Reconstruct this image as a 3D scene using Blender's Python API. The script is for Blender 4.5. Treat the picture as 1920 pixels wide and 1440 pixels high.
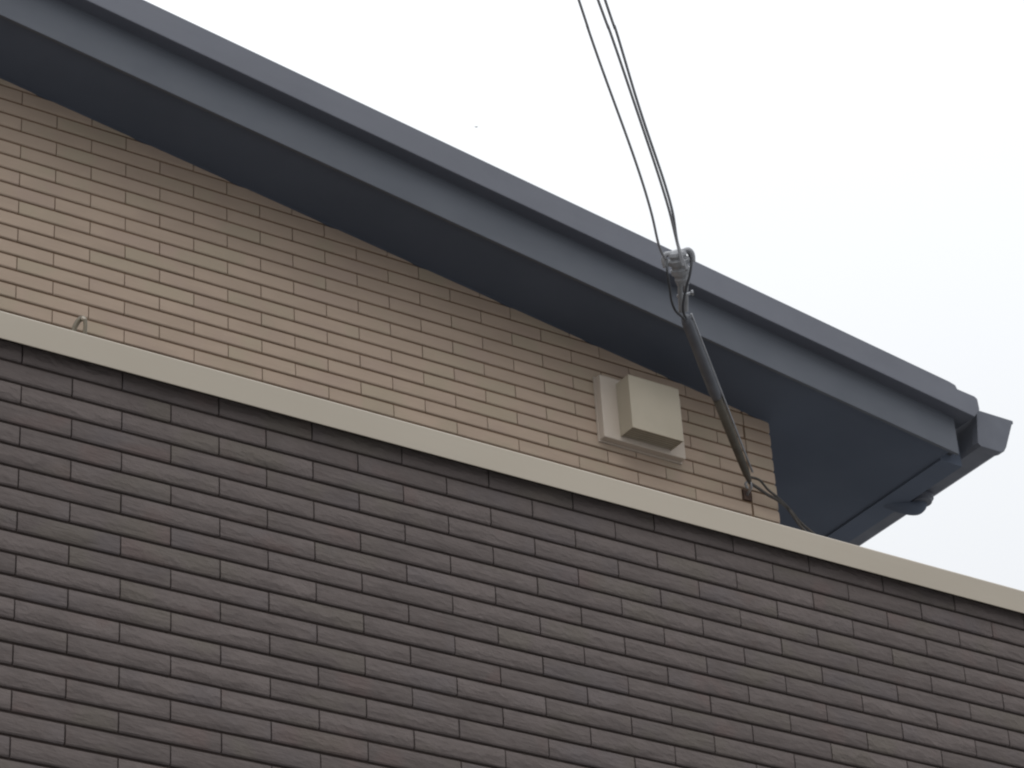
import bpy, bmesh, math, random
import numpy as np
from mathutils import Vector, Matrix
random.seed(7)
S = bpy.context.scene
for o in list(bpy.data.objects): bpy.data.objects.remove(o)
COL = S.collection
GZ = 4.87                       # the house datum (top of the dark brick) above the ground

# ------------------------------------------------------------------ camera
cam_d = bpy.data.cameras.new('camera'); cam = bpy.data.objects.new('camera', cam_d); COL.objects.link(cam)
S.camera = cam
CAM = Vector((-2.24492764, -4.96150281, -3.36864042))
YAW, PIT, ROL = 0.6138, 0.5376, -0.0666
_f = Vector((math.sin(YAW)*math.cos(PIT), math.cos(YAW)*math.cos(PIT), math.sin(PIT)))
_r = Vector((math.cos(YAW), -math.sin(YAW), 0)); _u = _r.cross(_f)
_r2 = math.cos(ROL)*_r + math.sin(ROL)*_u; _u2 = -math.sin(ROL)*_r + math.cos(ROL)*_u
M = Matrix(((_r2.x, _u2.x, -_f.x), (_r2.y, _u2.y, -_f.y), (_r2.z, _u2.z, -_f.z))).to_4x4()
M.translation = CAM + Vector((0, 0, GZ)); cam.matrix_world = M
cam_d.sensor_width = 36; cam_d.lens = 105.437; cam_d.clip_start = 0.1; cam_d.clip_end = 5000
FPX = 5623.33

# ------------------------------------------------------------------ world: bright overcast sky
W = bpy.data.worlds.new('World'); S.world = W; W.use_nodes = True
nt = W.node_tree; nt.nodes.clear(); N = nt.nodes.new; LK = nt.links.new
SUN_EL, SUN_AZ = math.radians(52), math.radians(205)
out = N('ShaderNodeOutputWorld'); bg = N('ShaderNodeBackground'); LK(bg.outputs[0], out.inputs[0])
sky = N('ShaderNodeTexSky'); sky.sky_type = 'NISHITA'; sky.sun_disc = False
sky.sun_elevation = SUN_EL; sky.sun_rotation = SUN_AZ; sky.dust_density = 4.0
tc = N('ShaderNodeTexCoord'); sx = N('ShaderNodeSeparateXYZ'); LK(tc.outputs['Generated'], sx.inputs[0])
def wmath(op, a, b):
    m = N('ShaderNodeMath'); m.operation = op
    for i, v in enumerate((a, b)):
        if hasattr(v, 'links') or hasattr(v, 'node'): LK(v, m.inputs[i])
        else: m.inputs[i].default_value = v
    return m.outputs[0]
zc = wmath('MAXIMUM', sx.outputs[2], 0.0)
# CIE overcast distribution: the zenith three times as bright as the horizon
lum = wmath('MULTIPLY', wmath('ADD', wmath('MULTIPLY', zc, 2.0), 1.0), 11.0/3.0)
nz = N('ShaderNodeTexNoise'); nz.inputs['Scale'].default_value = 2.2; nz.inputs['Detail'].default_value = 3
LK(tc.outputs['Generated'], nz.inputs['Vector'])
lum = wmath('MULTIPLY', lum, wmath('ADD', wmath('MULTIPLY', nz.outputs['Fac'], 0.08), 0.96))
cc = N('ShaderNodeCombineColor')
LK(wmath('MULTIPLY', lum, 0.975), cc.inputs[0]); LK(wmath('MULTIPLY', lum, 0.995), cc.inputs[1]); LK(wmath('MULTIPLY', lum, 1.02), cc.inputs[2])
mx = N('ShaderNodeMix'); mx.data_type = 'RGBA'; mx.inputs[0].default_value = 0.06
LK(cc.outputs[0], mx.inputs[6]); LK(sky.outputs[0], mx.inputs[7]); LK(mx.outputs[2], bg.inputs[0])
bg.inputs[1].default_value = 0.14

# ------------------------------------------------------------------ veiled sun
sd = bpy.data.lights.new('sun', 'SUN'); sun = bpy.data.objects.new('sun', sd); COL.objects.link(sun)
sd.energy = 0.5; sd.angle = math.radians(40); sd.color = (1.0, 0.96, 0.9)
_sd = Vector((math.sin(SUN_AZ)*math.cos(SUN_EL), math.cos(SUN_AZ)*math.cos(SUN_EL), math.sin(SUN_EL)))
sun.rotation_euler = (-_sd).to_track_quat('-Z', 'Y').to_euler(); sun.location = (0, -5, 30)
vs = S.view_settings; vs.view_transform = 'Standard'; vs.look = 'None'; vs.gamma = 1; vs.exposure = 0; vs.use_curve_mapping = False
S.render.engine = 'CYCLES'; S.render.resolution_x = 1024; S.render.resolution_y = 768
S.cycles.pixel_filter_type = 'BLACKMAN_HARRIS'; S.cycles.filter_width = 2.2

# ------------------------------------------------------------------ materials
def mat(name, base, rough=0.7, metallic=0.0, spec=0.35, var=0.06, tints=(), nscale=3.0, stretch=(1,1,1),
        bump=0.0, bscale=60.0, bstretch=(1,1,1), bdist=0.004, bump2=0.0, b2scale=20.0, split=0.0, rnd=True, coords='Object'):
    m = bpy.data.materials.new(name); m.use_nodes = True; t = m.node_tree; n = t.nodes; l = t.links
    p = n['Principled BSDF']; p.inputs['Roughness'].default_value = rough; p.inputs['Metallic'].default_value = metallic
    p.inputs['Specular IOR Level'].default_value = spec
    tc = n.new('ShaderNodeTexCoord'); oi = n.new('ShaderNodeObjectInfo')
    off = n.new('ShaderNodeVectorMath'); off.operation = 'MULTIPLY_ADD'
    off.inputs[1].default_value = (37.1, 11.7, 23.9) if rnd else (0, 0, 0)
    cmb = n.new('ShaderNodeCombineXYZ')
    for i in range(3): l.new(oi.outputs['Random'], cmb.inputs[i])
    l.new(cmb.outputs[0], off.inputs[0]); l.new(tc.outputs[coords], off.inputs[2])
    def mapped(st):
        mp = n.new('ShaderNodeMapping'); mp.inputs['Scale'].default_value = st; l.new(off.outputs[0], mp.inputs['Vector']); return mp.outputs[0]
    def noise(vec, sc, det=4, ro=0.55):
        x = n.new('ShaderNodeTexNoise'); x.inputs['Scale'].default_value = sc; x.inputs['Detail'].default_value = det
        x.inputs['Roughness'].default_value = ro; l.new(vec, x.inputs['Vector']); return x.outputs['Fac']
    def mixc(fac, a, b, typ='MIX'):
        x = n.new('ShaderNodeMix'); x.data_type = 'RGBA'; x.blend_type = typ
        if isinstance(fac, (int, float)): x.inputs[0].default_value = fac
        else: l.new(fac, x.inputs[0])
        for i, v in ((6, a), (7, b)):
            if isinstance(v, tuple): x.inputs[i].default_value = (*v, 1) if len(v) == 3 else v
            else: l.new(v, x.inputs[i])
        return x.outputs[2]
    def ramp(v, lo, hi, a=0.0, b=1.0):
        x = n.new('ShaderNodeMapRange'); x.interpolation_type = 'SMOOTHSTEP'
        x.inputs[1].default_value = lo; x.inputs[2].default_value = hi; x.inputs[3].default_value = a; x.inputs[4].default_value = b
        l.new(v, x.inputs[0]); return x.outputs[0]
    c = tuple(base)
    # tone from piece to piece, then mottling inside the piece
    br = ramp(oi.outputs['Random'], 0, 1, 1-var, 1+var)
    hsv = n.new('ShaderNodeHueSaturation'); hsv.inputs['Color'].default_value = (*c, 1); l.new(br, hsv.inputs['Value'])
    col = hsv.outputs[0]
    f1 = noise(mapped(stretch), nscale, 5)
    b1 = ramp(f1, 0.3, 0.7, 1-var*1.3, 1+var*1.3)
    hs2 = n.new('ShaderNodeHueSaturation'); l.new(col, hs2.inputs['Color']); l.new(b1, hs2.inputs['Value']); col = hs2.outputs[0]
    for k, (tint, sc, lo, hi, amt) in enumerate(tints):
        mp = n.new('ShaderNodeVectorMath'); mp.operation = 'ADD'; mp.inputs[1].default_value = (k*17.3+5, k*9.1, k*3.7)
        l.new(off.outputs[0], mp.inputs[0])
        x = n.new('ShaderNodeTexNoise'); x.inputs['Scale'].default_value = sc; x.inputs['Detail'].default_value = 2; l.new(mp.outputs[0], x.inputs['Vector'])
        col = mixc(ramp(x.outputs['Fac'], lo, hi, 0, amt), col, tuple(tint))
    l.new(col, p.inputs['Base Color'])
    rr = ramp(noise(mapped((1,1,1)), nscale*2.3), 0.3, 0.7, max(0.05, rough-0.08), min(1, rough+0.08)); l.new(rr, p.inputs['Roughness'])
    nrm = None
    for bs, sc, st, dist in ((bump2, b2scale, bstretch, bdist*1.6), (bump, bscale, bstretch, bdist)):
        if bs <= 0: continue
        b = n.new('ShaderNodeBump'); b.inputs['Strength'].default_value = bs; b.inputs['Distance'].default_value = dist
        l.new(noise(mapped(st), sc, 6, 0.6), b.inputs['Height'])
        if nrm: l.new(nrm, b.inputs['Normal'])
        nrm = b.outputs[0]
    if split > 0:
        # split face: the upper part of the tile stands proud and breaks off along a ragged edge
        sp = n.new('ShaderNodeSeparateXYZ'); l.new(tc.outputs['Object'], sp.inputs[0])
        def mth(op, a, b):
            x = n.new('ShaderNodeMath'); x.operation = op
            for i, v in enumerate((a, b)):
                if isinstance(v, (int, float)): x.inputs[i].default_value = v
                else: l.new(v, x.inputs[i])
            return x.outputs[0]
        so = n.new('ShaderNodeSeparateXYZ'); l.new(off.outputs[0], so.inputs[0])
        def nz1(kx, kz, sh, det):
            v = n.new('ShaderNodeCombineXYZ')
            l.new(mth('ADD', mth('MULTIPLY', so.outputs[0], kx), mth('MULTIPLY', so.outputs[2], sh)), v.inputs[0])
            l.new(mth('MULTIPLY', so.outputs[2], kz), v.inputs[1]); l.new(mth('MULTIPLY', so.outputs[1], 3.0), v.inputs[2])
            x = n.new('ShaderNodeTexNoise'); x.inputs['Scale'].default_value = 1.0; x.inputs['Detail'].default_value = det
            l.new(v.outputs[0], x.inputs['Vector']); return mth('SUBTRACT', x.outputs['Fac'], 0.5)
        rag = mth('ADD', mth('MULTIPLY', nz1(9, 5, 2, 1), 0.036), mth('MULTIPLY', nz1(44, 40, 26, 4), 0.034))
        ridge = mth('ABSOLUTE', mth('ADD', mth('ADD', sp.outputs[2], 0.003), rag), 0)
        h = mth('ADD', mth('MULTIPLY', ridge, mth('MULTIPLY', mth('ADD', oi.outputs['Random'], 0.6), -split)), mth('MULTIPLY', nz1(24, 120, 36, 5), 0.0027))
        b = n.new('ShaderNodeBump'); b.inputs['Strength'].default_value = 1.0; b.inputs['Distance'].default_value = 1.0
        l.new(h, b.inputs['Height'])
        if nrm: l.new(nrm, b.inputs['Normal'])
        nrm = b.outputs[0]
    if nrm: l.new(nrm, p.inputs['Normal'])
    return m
m_dark = mat('dark_brick', (0.1190, 0.0992, 0.0940), rough=0.8, spec=0.24, var=0.07, nscale=24, stretch=(0.5, 1, 1.6),
             tints=(((0.132, 0.096, 0.089), 6.0, 0.58, 0.70, 0.5), ((0.114, 0.100, 0.103), 4.0, 0.56, 0.70, 0.5), ((0.122, 0.106, 0.090), 4.5, 0.55, 0.68, 0.6)),
             bump=0.4, bscale=90, bstretch=(0.4, 1, 1.5), bdist=0.0024, split=0.108)
m_djoint = mat('dark_joint', (0.054, 0.041, 0.037), rough=0.9, spec=0.1, var=0.1, bump=0.3, bscale=120)
m_beige = mat('beige_brick', (0.422, 0.328, 0.256), rough=0.8, spec=0.22, var=0.035, nscale=11, stretch=(0.4, 1, 1.5),
              tints=(((0.400, 0.306, 0.250), 4.0, 0.52, 0.66, 0.6), ((0.392, 0.333, 0.246), 4.0, 0.52, 0.66, 0.6)),
              bump=0.3, bscale=70, bstretch=(0.3, 1, 1.6), bdist=0.002, bump2=0.25, b2scale=14)
m_bjoint = mat('brown_joint', (0.19, 0.125, 0.080), rough=0.9, spec=0.1, var=0.12, bump=0.2, bscale=90)
m_cap = mat('coping_beige', (0.402, 0.356, 0.290), rough=0.5, spec=0.35, var=0.025, nscale=3, stretch=(0.3, 1, 2), bump=0.03, bscale=9, rnd=False)
m_fascia = mat('fascia_grey', (0.103, 0.113, 0.134), rough=0.6, spec=0.3, var=0.04, nscale=3, stretch=(0.4, 1, 2), bump=0.05, bscale=300, bdist=0.001, rnd=False)
m_verge = mat('verge_metal', (0.130, 0.138, 0.166), rough=0.45, spec=0.4, var=0.04, nscale=3, stretch=(0.4, 1, 2), bump=0.03, bscale=12, rnd=False)
m_soffit = mat('soffit_dark', (0.108, 0.127, 0.166), rough=0.85, spec=0.12, var=0.05, nscale=2, rnd=False)
m_gutter = mat('gutter_dark', (0.125, 0.134, 0.160), rough=0.55, spec=0.3, var=0.04, nscale=8)
m_roof = mat('roof_metal', (0.09, 0.094, 0.105), rough=0.45, spec=0.4, var=0.04, nscale=6, rnd=False)
m_hood = mat('hood_beige', (0.445, 0.395, 0.310), rough=0.55, spec=0.3, var=0.025, nscale=7, bump=0.02, bscale=15)
m_plate = mat('plate_beige', (0.54, 0.47, 0.40), rough=0.55, spec=0.3, var=0.03, nscale=9)
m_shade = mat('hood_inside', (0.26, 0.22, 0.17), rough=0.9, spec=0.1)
m_cable = mat('cable_grey', (0.24, 0.245, 0.26), rough=0.6, spec=0.3, var=0.05, nscale=40, bump=0.4, bscale=160, bdist=0.002)
m_cable2 = mat('cable_dark', (0.080, 0.074, 0.068), rough=0.6, spec=0.3, var=0.1, nscale=40)
m_loop = mat('loop_black', (0.055, 0.058, 0.065), rough=0.55, spec=0.3, var=0.05, nscale=40)
m_tube = mat('sleeve_grey', (0.100, 0.106, 0.122), rough=0.5, spec=0.4, var=0.06, nscale=20, bump=0.1, bscale=80)
m_tube2 = mat('sleeve_olive', (0.120, 0.108, 0.090), rough=0.7, spec=0.25, var=0.12, nscale=25, bump=0.2, bscale=60)
m_metal = mat('galvanised', (0.36, 0.37, 0.39), rough=0.42, metallic=0.6, spec=0.5, var=0.08, nscale=30)
m_porc = mat('insulator_grey', (0.33, 0.34, 0.36), rough=0.4, spec=0.5, var=0.10, nscale=25, tints=(((0.17, 0.178, 0.195), 30, 0.5, 0.7, 0.6),))
m_khaki = mat('khaki_strap', (0.115, 0.096, 0.064), rough=0.5, spec=0.4, var=0.06, nscale=30)
m_wallback = mat('plain_render', (0.34, 0.30, 0.26), rough=0.9, var=0.04, nscale=4, rnd=False)
m_ground = mat('concrete_paving', (0.31, 0.312, 0.315), rough=0.9, spec=0.2, var=0.12, nscale=1.5, bump=0.3, bscale=200, rnd=False)
m_bird = mat('bird_dark', (0.05, 0.05, 0.055), rough=0.8)

# ------------------------------------------------------------------ helpers
def tag(o, label=None, cat=None, group=None, kind=None):
    for k, v in (('label', label), ('category', cat), ('group', group), ('kind', kind)):
        if v: o[k] = v
    return o
ORG = {}
def thing(name, label, cat, base, group=None):
    o = bpy.data.objects.new(name, None); COL.objects.link(o); o.empty_display_size = 0.1
    o.location = Vector(base) + Vector((0, 0, GZ)); ORG[o] = Vector(base); tag(o, label, cat, group); return o
def link(name, me, m, parent, base=None, smooth=False):
    o = bpy.data.objects.new(name, me); COL.objects.link(o)
    if m and not me.materials: me.materials.append(m)
    if parent is not None:
        o.parent = parent; ORG[o] = ORG[parent] if base is None else Vector(base)
        if base is not None: o.location = Vector(base) - ORG[parent]
    return o
def mesh(name, V, F, m, parent, smooth=False, bevel=0):
    """vertices are given in house coordinates and stored relative to the parent thing"""
    b = ORG[parent] if parent is not None else Vector((0, 0, -GZ))
    me = bpy.data.meshes.new(name); me.from_pydata([tuple(Vector(v)-b) for v in V], [], F); 
    bm = bmesh.new(); bm.from_mesh(me); bmesh.ops.recalc_face_normals(bm, faces=bm.faces)
    if bevel: bmesh.ops.bevel(bm, geom=[e for e in bm.edges if e.calc_length() > bevel*2.5], offset=bevel, segments=2, profile=0.6, affect='EDGES')
    bm.to_mesh(me); bm.free()
    if smooth: me.polygons.foreach_set('use_smooth', [True]*len(me.polygons))
    return link(name, me, m, parent)
def box(x0, x1, y0, y1, z0, z1):
    V = [(x, y, z) for x in (x0, x1) for y in (y0, y1) for z in (z0, z1)]
    return V, [(0,1,3,2), (4,6,7,5), (0,4,5,1), (2,3,7,6), (0,2,6,4), (1,5,7,3)]
def prism(poly, a, b, axis):
    """extrude a 2-D polygon: axis 'y' -> (x,z) polygon, axis 'x' -> (y,z) polygon"""
    n = len(poly); mk = (lambda p, t: (p[0], t, p[1])) if axis == 'y' else (lambda p, t: (t, p[0], p[1]))
    V = [mk(p, a) for p in poly] + [mk(p, b) for p in poly]
    F = [tuple(range(n)), tuple(range(2*n-1, n-1, -1))] + [(i, (i+1) % n, (i+1) % n+n, i+n) for i in range(n)]
    return V, F
def merge(*parts):
    V, F = [], []
    for v, f in parts:
        k = len(V); V += list(v); F += [tuple(i+k for i in q) for q in f]
    return V, F
def spline(pts, sub=6):
    P = [Vector(p) for p in pts]; out = []
    for i in range(len(P)-1):
        p0, p1, p2, p3 = P[max(i-1, 0)], P[i], P[i+1], P[min(i+2, len(P)-1)]
        for k in range(sub):
            t = k/sub
            out.append(0.5*((2*p1)+(p2-p0)*t+(2*p0-5*p1+4*p2-p3)*t*t+(3*p1-p0-3*p2+p3)*t**3))
    return out+[P[-1]]
def tube(pts, r, seg=10, flat=None):
    """round tube along points; r a number or a list; flat=(w,h) gives a flat strap section"""
    P = [Vector(p) for p in pts]; V, F = [], []
    R = r if isinstance(r, (list, tuple)) else [r]*len(P)
    ref = Vector((0.13, 0.2, 1)).normalized(); prev = None
    for i, p in enumerate(P):
        t = (P[min(i+1, len(P)-1)]-P[max(i-1, 0)]).normalized()
        if prev is None: n1 = t.cross(ref).normalized()
        else: n1 = (prev - t*prev.dot(t)).normalized()
        prev = n1; n2 = t.cross(n1)
        for k in range(seg):
            a = 2*math.pi*k/seg
            w, h = (R[i], R[i]) if not flat else flat
            V.append(tuple(p+n1*math.cos(a)*w+n2*math.sin(a)*h))
    for i in range(len(P)-1):
        for k in range(seg):
            a, b = i*seg+k, i*seg+(k+1) % seg; F.append((a, b, b+seg, a+seg))
    F.append(tuple(range(seg-1, -1, -1))); F.append(tuple(range((len(P)-1)*seg, len(P)*seg)))
    return V, F
def lathe(prof, p, axis, seg=20):
    ax = Vector(axis).normalized(); n1 = ax.cross(Vector((0.3, 1, 0.2))).normalized(); n2 = ax.cross(n1); V, F = [], []
    for (t, r) in prof:
        for k in range(seg):
            a = 2*math.pi*k/seg; V.append(tuple(Vector(p)+ax*t+n1*math.cos(a)*r+n2*math.sin(a)*r))
    for i in range(len(prof)-1):
        for k in range(seg):
            a, b = i*seg+k, i*seg+(k+1) % seg; F.append((a, b, b+seg, a+seg))
    F.append(tuple(range(seg-1, -1, -1))); F.append(tuple(range((len(prof)-1)*seg, len(prof)*seg)))
    return V, F
def at(x, y, Y):
    """the point of the vertical plane Y that the photograph's pixel (x, y) looks at (used to measure the place)"""
    d = _r2*((x-960)/FPX) + _u2*((720-y)/FPX) + _f
    return CAM + d*((Y-CAM.y)/d.y)
def atX(x, y, X):
    d = _r2*((x-960)/FPX) + _u2*((720-y)/FPX) + _f
    return CAM + d*((X-CAM.x)/d.x)
def px(p):
    q = Vector(p)-CAM; d = q.dot(_f); return 960+FPX*q.dot(_r2)/d, 720-FPX*q.dot(_u2)/d

# ------------------------------------------------------------------ ground
gr = mesh('ground', *box(-400, 400, -400, 400, -GZ-0.2, -GZ), m_ground, None); tag(gr, kind='structure')

# ------------------------------------------------------------------ brick meshes
H, HB = 0.05, 0.1168496          # course height, half a brick length
def brick_mesh(name, L, Hh, depth, bulge, seed, ncol=4, ridge=0.1, rag=0.0, cb=0.003, ct=0.0015, smooth=True):
    """split-faced tile: back at y=0, face towards -y, eased lower and upper edges, a ragged ridge along the middle"""
    r = random.Random(seed); V, F = [], []
    w = 0.0
    for i in range(ncol+1):
        x = -L/2+L*i/ncol; e = 0.4 if i in (0, ncol) else 1.0
        w = 0.5*w + r.uniform(-1, 1); k = r.uniform(0.8, 1.25)
        zr = Hh*(ridge+rag*max(-1, min(1, w))*0.5)
        b = bulge*(0.6+0.8*r.random())*e
        V += [(x, 0, -Hh/2), (x, -depth+cb*0.8, -Hh/2), (x, -depth, -Hh/2+cb*k), (x, -depth-b, zr), (x, -depth, Hh/2-ct), (x, -depth+ct, Hh/2), (x, 0, Hh/2)]
    k = 7
    for i in range(ncol):
        for j in range(k-1):
            a = i*k+j; F.append((a, a+k, a+k+1, a+1))
    F.append(tuple(range(k))); F.append(tuple(ncol*k+j for j in range(k-1, -1, -1)))
    me = bpy.data.meshes.new(name); me.from_pydata(V, [], F)
    bm = bmesh.new(); bm.from_mesh(me); bmesh.ops.recalc_face_normals(bm, faces=bm.faces); bm.to_mesh(me); bm.free()
    if smooth:
        me.polygons.foreach_set('use_smooth', [True]*len(me.polygons)); me.set_sharp_from_angle(angle=math.radians(28))
    return me
JH, JV = 0.0072, 0.0034          # bed and end joints of the dark tiles
JHB, JVB = 0.0070, 0.0032        # and of the beige ones
dark_meshes = [brick_mesh('dark_brick_%d' % i, 2*HB-JV, H-JH, 0.0085, 0.0013, 100+i, ncol=5, ridge=0.08, rag=0.5, cb=0.0030, ct=0.0014) for i in range(16)]
beige_meshes = [brick_mesh('beige_brick_%d' % i, 2*HB-JVB, H-JHB, 0.0050, 0.0003, 300+i, ncol=1, cb=0.0030, ct=0.0012) for i in range(8)]
for me in dark_meshes: me.materials.append(m_dark)
for me in beige_meshes: me.materials.append(m_beige)

def in_frame(p, q, marg=6):
    """is any of the box p..q inside the photograph's frame"""
    for x in (p[0], (p[0]+q[0])/2, q[0]):
        for z in (p[2], q[2]):
            u, v = px((x, p[1], z))
            if -marg < u < 1920+marg and -marg < v < 1440+marg: return True
    return False
def stuff_bricks(name, items, meshes, m, parent):
    """the bricks outside the photograph's frame, joined"""
    V, F = [], []; b = ORG[parent]
    for k, (x, y, z) in enumerate(items):
        me = meshes[k % len(meshes)]; n = len(V)
        V += [(v.co.x+x-b.x, v.co.y+y-b.y, v.co.z+z-b.z) for v in me.vertices]; F += [tuple(i+n for i in p.vertices) for p in me.polygons]
    me = bpy.data.meshes.new(name); me.from_pydata(V, [], F); o = link(name, me, m, parent); tag(o, kind='stuff'); return o

# ------------------------------------------------------------------ balcony wall in dark brick with its coping
bal = thing('balcony_wall', 'dark grey-brown brick balcony wall with pale beige coping across the lower half', 'wall', (1.6, 0.09, -GZ))
XR = 38*HB+0.003
mesh('wall_panel', *box(-2.2, XR, 0.0085, 0.17, -GZ, 0.012), m_djoint, bal)
YB = 0.0085                       # brick backs against the panel; faces stand at about y = 0
rest = []; nd = 0
for row in range(-0, 40):
    z = -(row+0.5)*H
    for i in range(-9, 20):
        x = (2*i+1+(row % 2))*HB
        if x-HB < -1.5 or x+HB > XR: continue
        if in_frame((x-HB, 0, z-H/2), (x+HB, 0, z+H/2)):
            o = link('brick', random.choice(dark_meshes), None, bal, (x, YB+0.001, z)); nd += 1
            o.location.y += random.uniform(-0.0007, 0.0007)
            if random.random() < 0.5: o.rotation_euler = (0, 0, 0)
        elif row < 32: rest.append((x, YB+0.001, z))
stuff_bricks('outer_bricks', rest, dark_meshes, m_dark, bal)
half = [brick_mesh('dark_half_%d' % i, HB-JV, H-JH, 0.0085, 0.0013, 150+i, ncol=3, ridge=0.08, rag=0.5, cb=0.0030, ct=0.0014) for i in range(4)]
stuff_bricks('end_bricks', [(37.5*HB, YB+0.001, -(r+0.5)*H) for r in range(1, 32, 2)], half, m_dark, bal)
mesh('return_wall', *box(XR-0.165, XR-0.004, 0.171, 1.835, -GZ, 0.010), m_djoint, bal)
# coping: folded metal with a drip lip
cp = [(-0.030, -0.0215), (-0.030, 0.0420), (-0.0265, 0.0465), (-0.020, 0.0480), (0.205, 0.0400), (0.210, 0.035), (0.210, -0.0215), (0.207, -0.0215), (0.207, 0.030), (0.175, 0.030), (0.175, 0.016), (-0.0275, 0.016), (-0.0275, -0.0215)]
mesh('coping', *prism(cp, -2.25, XR+0.03, 'x'), m_cap, bal)
print('dark bricks in frame', nd)

# ------------------------------------------------------------------ house: upper wall, roof, gutter
D = 1.8376; X0, Z0 = 0.804567, 2.0898134
XC = 3.6145                       # outer corner of the upper wall
XSEAM = 3.4965
house = thing('house', 'house gable of beige brick under a dark grey sloping roof', 'house', (1.5, 4.0, -GZ))
SL = 0.1496
soff = lambda x: 2.163-SL*(x-0.729)           # underside of the roof
wl = mesh('upper_wall', *prism([(-3.0, -GZ), (XC-0.008, -GZ), (XC-0.008, soff(XC)+0.06), (-3.0, soff(-3.0)+0.06)], D+0.0050, D+0.16, 'y'), m_bjoint, house)
mesh('side_wall', *prism([(D+0.17, -GZ), (D+6, -GZ), (D+6, soff(XC)+0.02), (D+0.17, soff(XC)+0.02)], XC-0.16, XC-0.006, 'x'), m_wallback, house)
nb = 0; rest = []
YB2 = D+0.0050
def cut_brick(name, x0, x1, z, seed):
    me = brick_mesh(name, x1-x0-JVB, H-JHB, 0.0050, 0.0003, seed, ncol=1, cb=0.0030, ct=0.0012); me.materials.append(m_beige)
    return link('brick', me, None, wl, ((x0+x1)/2, YB2, z))
for row in range(-8, 34):
    z = Z0-(row+0.5)*H
    for i in range(-8, 14):
        u0 = 2*i if row % 2 else 2*i-1
        x = X0+(u0+1)*HB
        if z-H/2 > soff(x-HB)+0.004: continue
        if x-HB > XSEAM-0.01: continue
        if row == 13 and x+HB > XSEAM-0.06:          # the notch for the wall bracket
            cut_brick('cut_brick_notch', x-HB, 3.456, z, 900); nb += 1; continue
        if x+HB > XSEAM+0.002:
            cut_brick('cut_brick_%d' % (row+8), x-HB, XSEAM, z, 600+row); nb += 1; continue
        vis = in_frame((x-HB, D, z-H/2), (x+HB, D, z+H/2)) and row <= 15
        if vis: link('brick', random.choice(beige_meshes), None, wl, (x, YB2+random.uniform(-.0004, .0004), z)); nb += 1
        else: rest.append((x, YB2, z))
stuff_bricks('outer_bricks', rest, beige_meshes, m_beige, wl)
# corner tiles wrap the arris; each has a softly rounded nose
def corner_tile(k):
    r = random.Random(50+k); hz = (H-JHB)/2
    x0 = XSEAM+0.0032; dep = 0.0050
    prof = []
    for t in range(8):
        a = -math.pi/2+math.pi*t/7
        prof.append((math.sin(a)*hz, (max(0, math.cos(a))**0.35)*0.006-0.006))   # z, bulge
    path = [(x0, YB2-dep), (XC-0.012, YB2-dep), (XC-0.004, YB2-dep+0.002), (XC, YB2-dep+0.009), (XC, YB2+0.10)]
    nrm = [(0, -1), (0, -1), (0.6, -0.8), (1, 0), (1, 0)]
    V, F = [], []
    for (pxx, py), (nx, ny) in zip(path, nrm):
        for zz, bb in prof: V.append((pxx+nx*bb*0.9, py+ny*bb*0.2, zz))
    n = len(prof)
    for i in range(len(path)-1):
        for j in range(n-1):
            a = i*n+j; F.append((a, a+n, a+n+1, a+1))
    # back closing
    bk = len(V); V += [(x0, YB2, -hz), (x0, YB2, hz), (XC-0.010, YB2, -hz), (XC-0.010, YB2, hz), (XC-0.010, YB2+0.10, -hz), (XC-0.010, YB2+0.10, hz)]
    F += [(bk, bk+1, *[j for j in range(n-1, -1, -1)])]
    F += [(0, n, 2*n, bk+2, bk), (2*n, 3*n, 4*n, bk+4, bk+2), (n-1, bk+1, bk+3, 3*n-1, 2*n-1), (3*n-1, bk+3, bk+5, 5*n-1, 4*n-1)]
    me = bpy.data.meshes.new('corner_tile_%d' % k); me.from_pydata([(v[0]-XSEAM, v[1]-YB2, v[2]) for v in V], [], F)
    bm = bmesh.new(); bm.from_mesh(me); bmesh.ops.recalc_face_normals(bm, faces=bm.faces); bm.to_mesh(me); bm.free()
    me.polygons.foreach_set('use_smooth', [True]*len(me.polygons)); me.set_sharp_from_angle(angle=math.radians(50)); me.materials.append(m_beige); return me
ctm = [corner_tile(k) for k in range(2)]
for row in range(5, 24):
    z = Z0-(row+0.5)*H
    if z-H/2 > soff(XSEAM): continue
    o = link('corner_brick', ctm[row % 2], None, wl, (XSEAM+random.uniform(-.0008, .0008), YB2, z)); nb += 1
print('beige bricks', nb)

# roof: body between soffit and covering, ending in fascia, verge trim and eave
YF = D-0.275                      # fascia face
YV = YF-0.05                      # verge trim face
RB = D+6.2
def zline(p, q): return lambda x: p.z+(q.z-p.z)/(q.x-p.x)*(x-p.x)
fe = at(1798.6, 851.7, YF); XE = fe.x
fb = zline(at(0, 27, YF), fe)                 # fascia bottom edge
vb = zline(at(162, 0, YV), at(1567, 659, YV)) # lower edge of the verge trim
vtp = zline(at(271, 0, YV), at(1664, 660, YV))# its top edge
print('drop', soff(1)-fb(1), soff(4)-fb(4), 'verge', vtp(1)-vb(1), vtp(4)-vb(4), 'fascia', vb(1)-fb(1), vb(4)-fb(4), XE)
roof = mesh('roof', *prism([(-3.2, soff(-3.2)+0.20), (XE+0.03, soff(XE+0.03)+0.20), (XE+0.03, soff(XE+0.03)+0.030), (-3.2, soff(-3.2)+0.030)], YF+0.03, RB, 'y'), m_roof, house)
mesh('soffit', *prism([(-3.2, soff(-3.2)+0.010), (XE-0.02, soff(XE-0.02)+0.010), (XE-0.02, soff(XE-0.02)), (-3.2, soff(-3.2))], YF+0.0125, RB-0.02, 'y'), m_soffit, roof)
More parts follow.
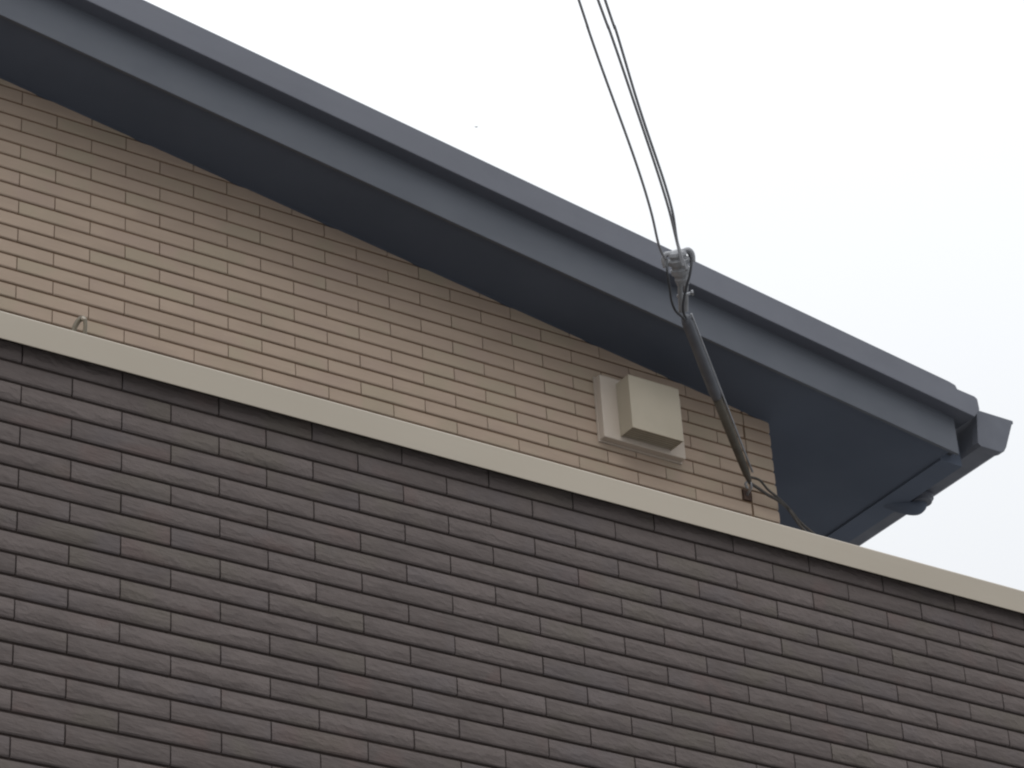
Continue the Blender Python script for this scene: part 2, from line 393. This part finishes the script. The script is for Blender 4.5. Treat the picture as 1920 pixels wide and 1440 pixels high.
mesh('fascia', *prism([(-3.2, fb(-3.2)), (XE, fb(XE)), (XE, vb(XE)+0.03), (-3.2, vb(-3.2)+0.03)], YF, YF+0.012, 'y'), m_fascia, roof, bevel=0.0015)
mesh('soffit_trim', *prism([(-3.0, soff(-3.0)-0.001), (XC-0.004, soff(XC)-0.001), (XC-0.004, soff(XC)+0.006), (-3.0, soff(-3.0)+0.006)], D-0.007, D+0.004, 'y'), m_soffit, roof)
# eave board behind the gutter
# verge trim: one folded metal piece, proud of the fascia, stepped down at the eave
e1, e2, e3, e4, e5 = at(1779, 709, YV), at(1795, 729, YV), at(1833, 749, YV), at(1837, 768, YV), at(1826, 770, YV)
mesh('verge_trim', *prism([(-3.2, vb(-3.2)), (e5.x, vb(e5.x)), (e4.x, e4.z), (e3.x, e3.z+0.002), (e3.x-0.012, e3.z+0.010), (e2.x, e2.z), (e2.x-0.006, e2.z+0.014), (e1.x, vtp(e1.x)), (-3.2, vtp(-3.2))], YV, YF+0.16, 'y'), m_verge, roof, bevel=0.003)
# gutter along the eave
YG = YF-0.02
a, b, c, d4 = at(1832, 769, YG), at(1897, 791, YG), at(1879, 846, YG), at(1834, 826, YG)
zt = (a.z+b.z)/2; zb = c.z-0.004
gout = [(a.x, zt), (b.x, zt), (b.x, zt-0.012), (b.x-0.007, zt-0.016), (c.x+0.018, zb+0.028), (c.x+0.005, zb+0.008), (c.x-0.012, zb), (d4.x+0.012, zb), (d4.x, zb+0.010)]
gut = mesh('gutter', *prism(gout, YG+0.006, RB, 'y'), m_gutter, house)
cap = [(x+(0.004 if x > 4.36 else -0.004), z+(0.002 if z > zt-0.05 else -0.003)) for x, z in gout]
mesh('end_cap', *prism(cap, YG-0.002, YG+0.030, 'y'), m_gutter, gut, bevel=0.002)
mesh('eave_board', *box(XE-0.019, d4.x-0.0015, YF+0.075, RB-0.03, soff(XE)-0.004, soff(XE)+0.10), m_soffit, roof)
for y in (YG+0.45, YG+1.05, YG+1.65, YG+2.25):
    mesh('gutter_bracket', *box(d4.x-0.030, b.x+0.003, y, y+0.022, zt+0.001, zt+0.006), m_gutter, gut)
# rain outlet and elbow under the gutter
oc = atX(1722, 935, (c.x+d4.x)/2); oc.z = zb-0.006
mesh('outlet_collar', *lathe([(0.002, 0.046), (-0.010, 0.046), (-0.012, 0.040), (-0.024, 0.038)], oc+Vector((0, -0.012, 0)), (0, 0, 1)), m_gutter, gut)
el = spline([oc+Vector((0, 0, -0.016)), oc+Vector((0, 0.0, -0.026)), oc+Vector((-0.014, 0.006, -0.038)), oc+Vector((-0.045, 0.02, -0.036)), oc+Vector((-0.10, 0.05, -0.012)), oc+Vector((-0.16, 0.08, 0.03))], 5)
mesh('outlet_elbow', *tube(el, 0.027, 16), m_soffit, gut, smooth=True)

# ------------------------------------------------------------------ vent hood on the upper wall
vent = thing('vent_hood', 'square beige vent hood on the beige brick wall under the eave', 'vent', (3.04, D, 1.46))
pb = mesh('base_plate', *box(2.876, 3.205, D-0.034, D+0.001, 1.466, 1.702), m_plate, vent, bevel=0.004)
mesh('hood', *merge(box(2.940, 3.145, D-0.104, D-0.1005, 1.482, 1.682), box(2.940, 2.9435, D-0.1004, D-0.033, 1.482, 1.682), box(3.1415, 3.145, D-0.1004, D-0.033, 1.482, 1.682), box(2.9436, 3.1414, D-0.1004, D-0.033, 1.6785, 1.682)), m_hood, vent)
mesh('hood_grille', *box(2.944, 3.141, D-0.100, D-0.035, 1.487, 1.491), m_shade, vent)
for k in range(6): mesh('slat', *box(2.9445, 3.1405, D-0.098+k*0.011, D-0.0945+k*0.011, 1.4832, 1.4868), m_hood, vent)
mesh('caulk_line', *box(2.872, 3.209, D-0.006, D+0.0005, 1.462, 1.706), m_plate, vent)

# ------------------------------------------------------------------ service drop: bracket, sleeve, insulator, cables
A0 = at(1404, 905, D-0.045)
br = thing('wall_bracket', 'small hook bracket with a dark brown plate set in the beige corner brick beside the roof edge', 'bracket', A0)
mesh('bracket_plate', *box(3.460, 3.492, D-0.004, D+0.004, Z0-14*H+0.006, Z0-13*H-0.006), mat('plate_brown', (0.11, 0.07, 0.055), rough=0.85, var=0.2, nscale=60), br)  # dark brown plate filling the notch beside the corner seam
mesh('bracket_hook', *tube(spline([(3.477, D, Z0-13.5*H), (3.470, D-0.02, Z0-13.45*H), A0+Vector((0.012, 0.004, -0.012)), A0+Vector((0, -0.004, 0.004)), A0+Vector((-0.010, 0.006, -0.004)), A0+Vector((0.002, 0.012, -0.016))], 5), 0.0045, 8), m_metal, br, smooth=True)
Yt = 1.345
T1 = at(1285, 594, Yt); T0 = A0 + Vector((0, -0.004, 0.004))
slv = thing('cable_sleeve', 'dark grey cable sleeve slanting from the wall corner up past the fascia', 'cable sleeve', T0)
def lerp(t): return T0.lerp(T1, t)
mesh('sleeve', *tube([lerp(t) for t in (0.52, 0.55, 0.7, 0.85, 0.97, 1.0)], [0.0165, 0.0195, 0.0195, 0.019, 0.019, 0.014], 14), m_tube, slv, smooth=True)
mesh('lower_sleeve', *tube([lerp(t) for t in (0.0, 0.05, 0.3, 0.53)], [0.008, 0.0125, 0.0155, 0.0162], 14), m_tube2, slv, smooth=True)
side = Vector((0.017, -0.012, 0.003))
mesh('ground_wire', *tube([lerp(t)+side for t in (0.05, 0.2, 0.4, 0.6, 0.8, 0.97, 1.01)], 0.0035, 8), m_metal, slv, smooth=True)
Yc = 1.25
ic = at(1275, 501, Yc); ax = (_u2*0.95-_r2*0.20-_f*0.28).normalized()
ins = thing('cable_anchor', 'pale grey insulated cable clamp hanging in front of the roof edge', 'clamp', ic)
prof = [(-0.062, 0.012), (-0.058, 0.020), (-0.038, 0.025), (-0.034, 0.023), (-0.026, 0.024), (-0.022, 0.030), (-0.006, 0.033), (-0.002, 0.027), (0.008, 0.027), (0.012, 0.036), (0.026, 0.037), (0.031, 0.028), (0.038, 0.027), (0.042, 0.033), (0.052, 0.028), (0.056, 0.012)]
mesh('insulator', *lathe(prof, ic, ax, 16), m_porc, ins, smooth=False)
sidev = ax.cross(_f).normalized()
for s in (-1, 1):
    mesh('side_lug', *tube(spline([ic+ax*0.048+sidev*0.018*s, ic+ax*0.050+sidev*0.036*s, ic+ax*0.034+sidev*0.046*s, ic+ax*0.010+sidev*0.044*s], 4), 0.0085, 8), m_porc, ins, smooth=True)
low = at(1283, 585, Yt-0.01)
mesh('strap', *merge(tube([ic-ax*0.050+sidev*0.011-_f*0.02, low+sidev*0.011-_f*0.012], 0, 8, flat=(0.0075, 0.0025)), tube([ic-ax*0.050-sidev*0.011+_f*0.01, low-sidev*0.006+_f*0.01], 0, 8, flat=(0.0075, 0.0025))), m_metal, ins)
bp = at(1284, 552, Yc+0.04)
mesh('pin', *tube([bp-sidev*0.026, bp+sidev*0.026], 0.005, 8), m_metal, ins, smooth=True)
mesh('pin_head', *tube([bp-sidev*0.028, bp-sidev*0.022], 0.009, 8), m_metal, ins)
# loops hanging from the clamp to the sleeve
mesh('loop_wire', *tube(spline([at(1251, 486, Yc-0.02), at(1251, 508, Yc-0.03), at(1256, 540, Yc), at(1259, 563, Yc+0.03), at(1267, 583, Yc+0.06), at(1281, 596, Yt-0.02), at(1286, 604, Yt+0.02)], 6), 0.0040, 8), m_loop, ins, smooth=True)
mesh('loop_wire', *tube(spline([at(1290, 474, Yc-0.03), at(1296, 488, Yc-0.04), at(1294, 512, Yc-0.03), at(1287, 538, Yc), at(1282, 562, Yc+0.03), at(1281, 583, Yc+0.06), at(1288, 602, Yt+0.01)], 6), 0.0043, 8), m_loop, ins, smooth=True)
# three overhead cables
def overhead(label, pts, r, tail):
    cf = np.polyfit([q[1] for q in pts], [q[0] for q in pts], 4)     # one smooth hanging curve through the measured points
    P = [at(float(np.polyval(cf, y)), y, Yc-0.02-(480-y)/480*0.55) for y in np.linspace(0, pts[-1][1], 10)]
    d = (P[0]-P[2]).normalized(); far = [P[0]+d*s+Vector((0, 0, 0.006*s*s)) for s in (24, 14, 7, 3, 1)]
    base = P[-1]; t = thing('overhead_cable', label, 'cable', base, 'overhead cables to the roof edge clamp')
    mesh('cable', *tube(spline(far+P+tail, 5), r, 8), m_cable, t, smooth=True); return t
overhead('leftmost of three thin grey overhead cables crossing the white sky', [(1085.3, 0), (1124.5, 118), (1147, 177), (1175, 257), (1209.3, 357), (1225, 413), (1234, 455)], 0.0040, [at(1243, 478, Yc-0.02), at(1252, 490, Yc-0.015)])
overhead('middle of three thin grey overhead cables, joining the right one at the clamp', [(1121.3, 0), (1164, 118), (1199, 222), (1226.3, 302), (1247, 371), (1260.5, 413), (1268, 450)], 0.0042, [at(1276, 482, Yc-0.05), at(1282, 500, Yc-0.05)])
overhead('rightmost of three thin grey overhead cables above the clamp', [(1134.5, 0), (1175.3, 125), (1202, 212), (1226.5, 286), (1252.5, 362), (1262, 405), (1269.5, 450)], 0.0042, [at(1279, 482, Yc-0.055), at(1288, 508, Yc-0.05)])
# the cables that go on round the corner
def corner_cable(label, pts, r):
    base = pts[0]; t = thing('corner_cable', label, 'cable', base, 'cables round the wall corner')
    mesh('cable', *tube(spline(pts, 6), r, 8), m_cable2, t, smooth=True)
corner_cable('upper thin cable arching from the bracket round the beige wall corner', [A0+Vector((0.0, -0.005, 0.02)), at(1424, 900, D-0.05), at(1440, 918, D-0.045), at(1461, 935, D-0.035), atX(1483, 957, 3.66), atX(1502, 980, 3.665), atX(1530, 1004, 3.67)], 0.0042)
corner_cable('lower twisted cable running from the bracket round the beige wall corner', [A0+Vector((0.0, -0.002, 0.0)), at(1424, 917, D-0.04), at(1440, 928, D-0.035), at(1460, 939, D-0.03), atX(1480, 957, 3.655), atX(1500, 985, 3.66), atX(1525, 1012, 3.66)], 0.0055)

# ------------------------------------------------------------------ small bent strap standing on the coping
lb = Vector((0.176, 0.10, 0.044))
lp = thing('bent_strap', 'small arched khaki strap standing up behind the beige coping', 'strap', lb)
arch = spline([at(137, 628, 0.10), at(140, 614, 0.10), at(147, 602, 0.10), at(154, 597, 0.10), at(159, 600, 0.085), at(160, 612, 0.08), at(158, 628, 0.08)], 6)
mesh('strap', *tube(arch, 0, 10, flat=(0.0060, 0.0046)), m_khaki, lp, smooth=True)
mesh('strap_clip', *tube([at(155, 596.5, 0.09), at(161, 600, 0.08)], 0.0045, 8), m_cap, lp)

# ------------------------------------------------------------------ a bird far off in the sky
d = (_r2*((893-960)/FPX) + _u2*((720-238)/FPX) + _f).normalized(); bpnt = CAM + d*190
bird = thing('bird', 'tiny dark bird far off in the white sky above the roof', 'bird', bpnt)
V, F = lathe([(-0.09, 0.004), (-0.05, 0.022), (0.0, 0.032), (0.05, 0.022), (0.085, 0.006)], bpnt, (0.8, -0.3, 0.1), 8)
mesh('body', V, F, m_bird, bird, smooth=True)
for s in (-1, 1):
    a = bpnt; w = _r2*s
    mesh('wing', [a+_f*0.03, a-_f*0.03, a+w*0.07-_f*0.035+_u2*0.035, a+w*0.07+_f*0.02+_u2*0.035, a+w*0.145-_f*0.02-_u2*0.01, a+_f*0.03-_u2*0.008, a-_f*0.03-_u2*0.008, a+w*0.07-_f*0.035+_u2*0.027, a+w*0.07+_f*0.02+_u2*0.027, a+w*0.145-_f*0.02-_u2*0.014],
         [(0, 1, 2, 3), (3, 2, 4), (5, 8, 7, 6), (8, 9, 7), (0, 3, 8, 5), (1, 6, 7, 2), (3, 4, 9, 8), (2, 7, 9, 4), (0, 5, 6, 1)], m_bird, bird)
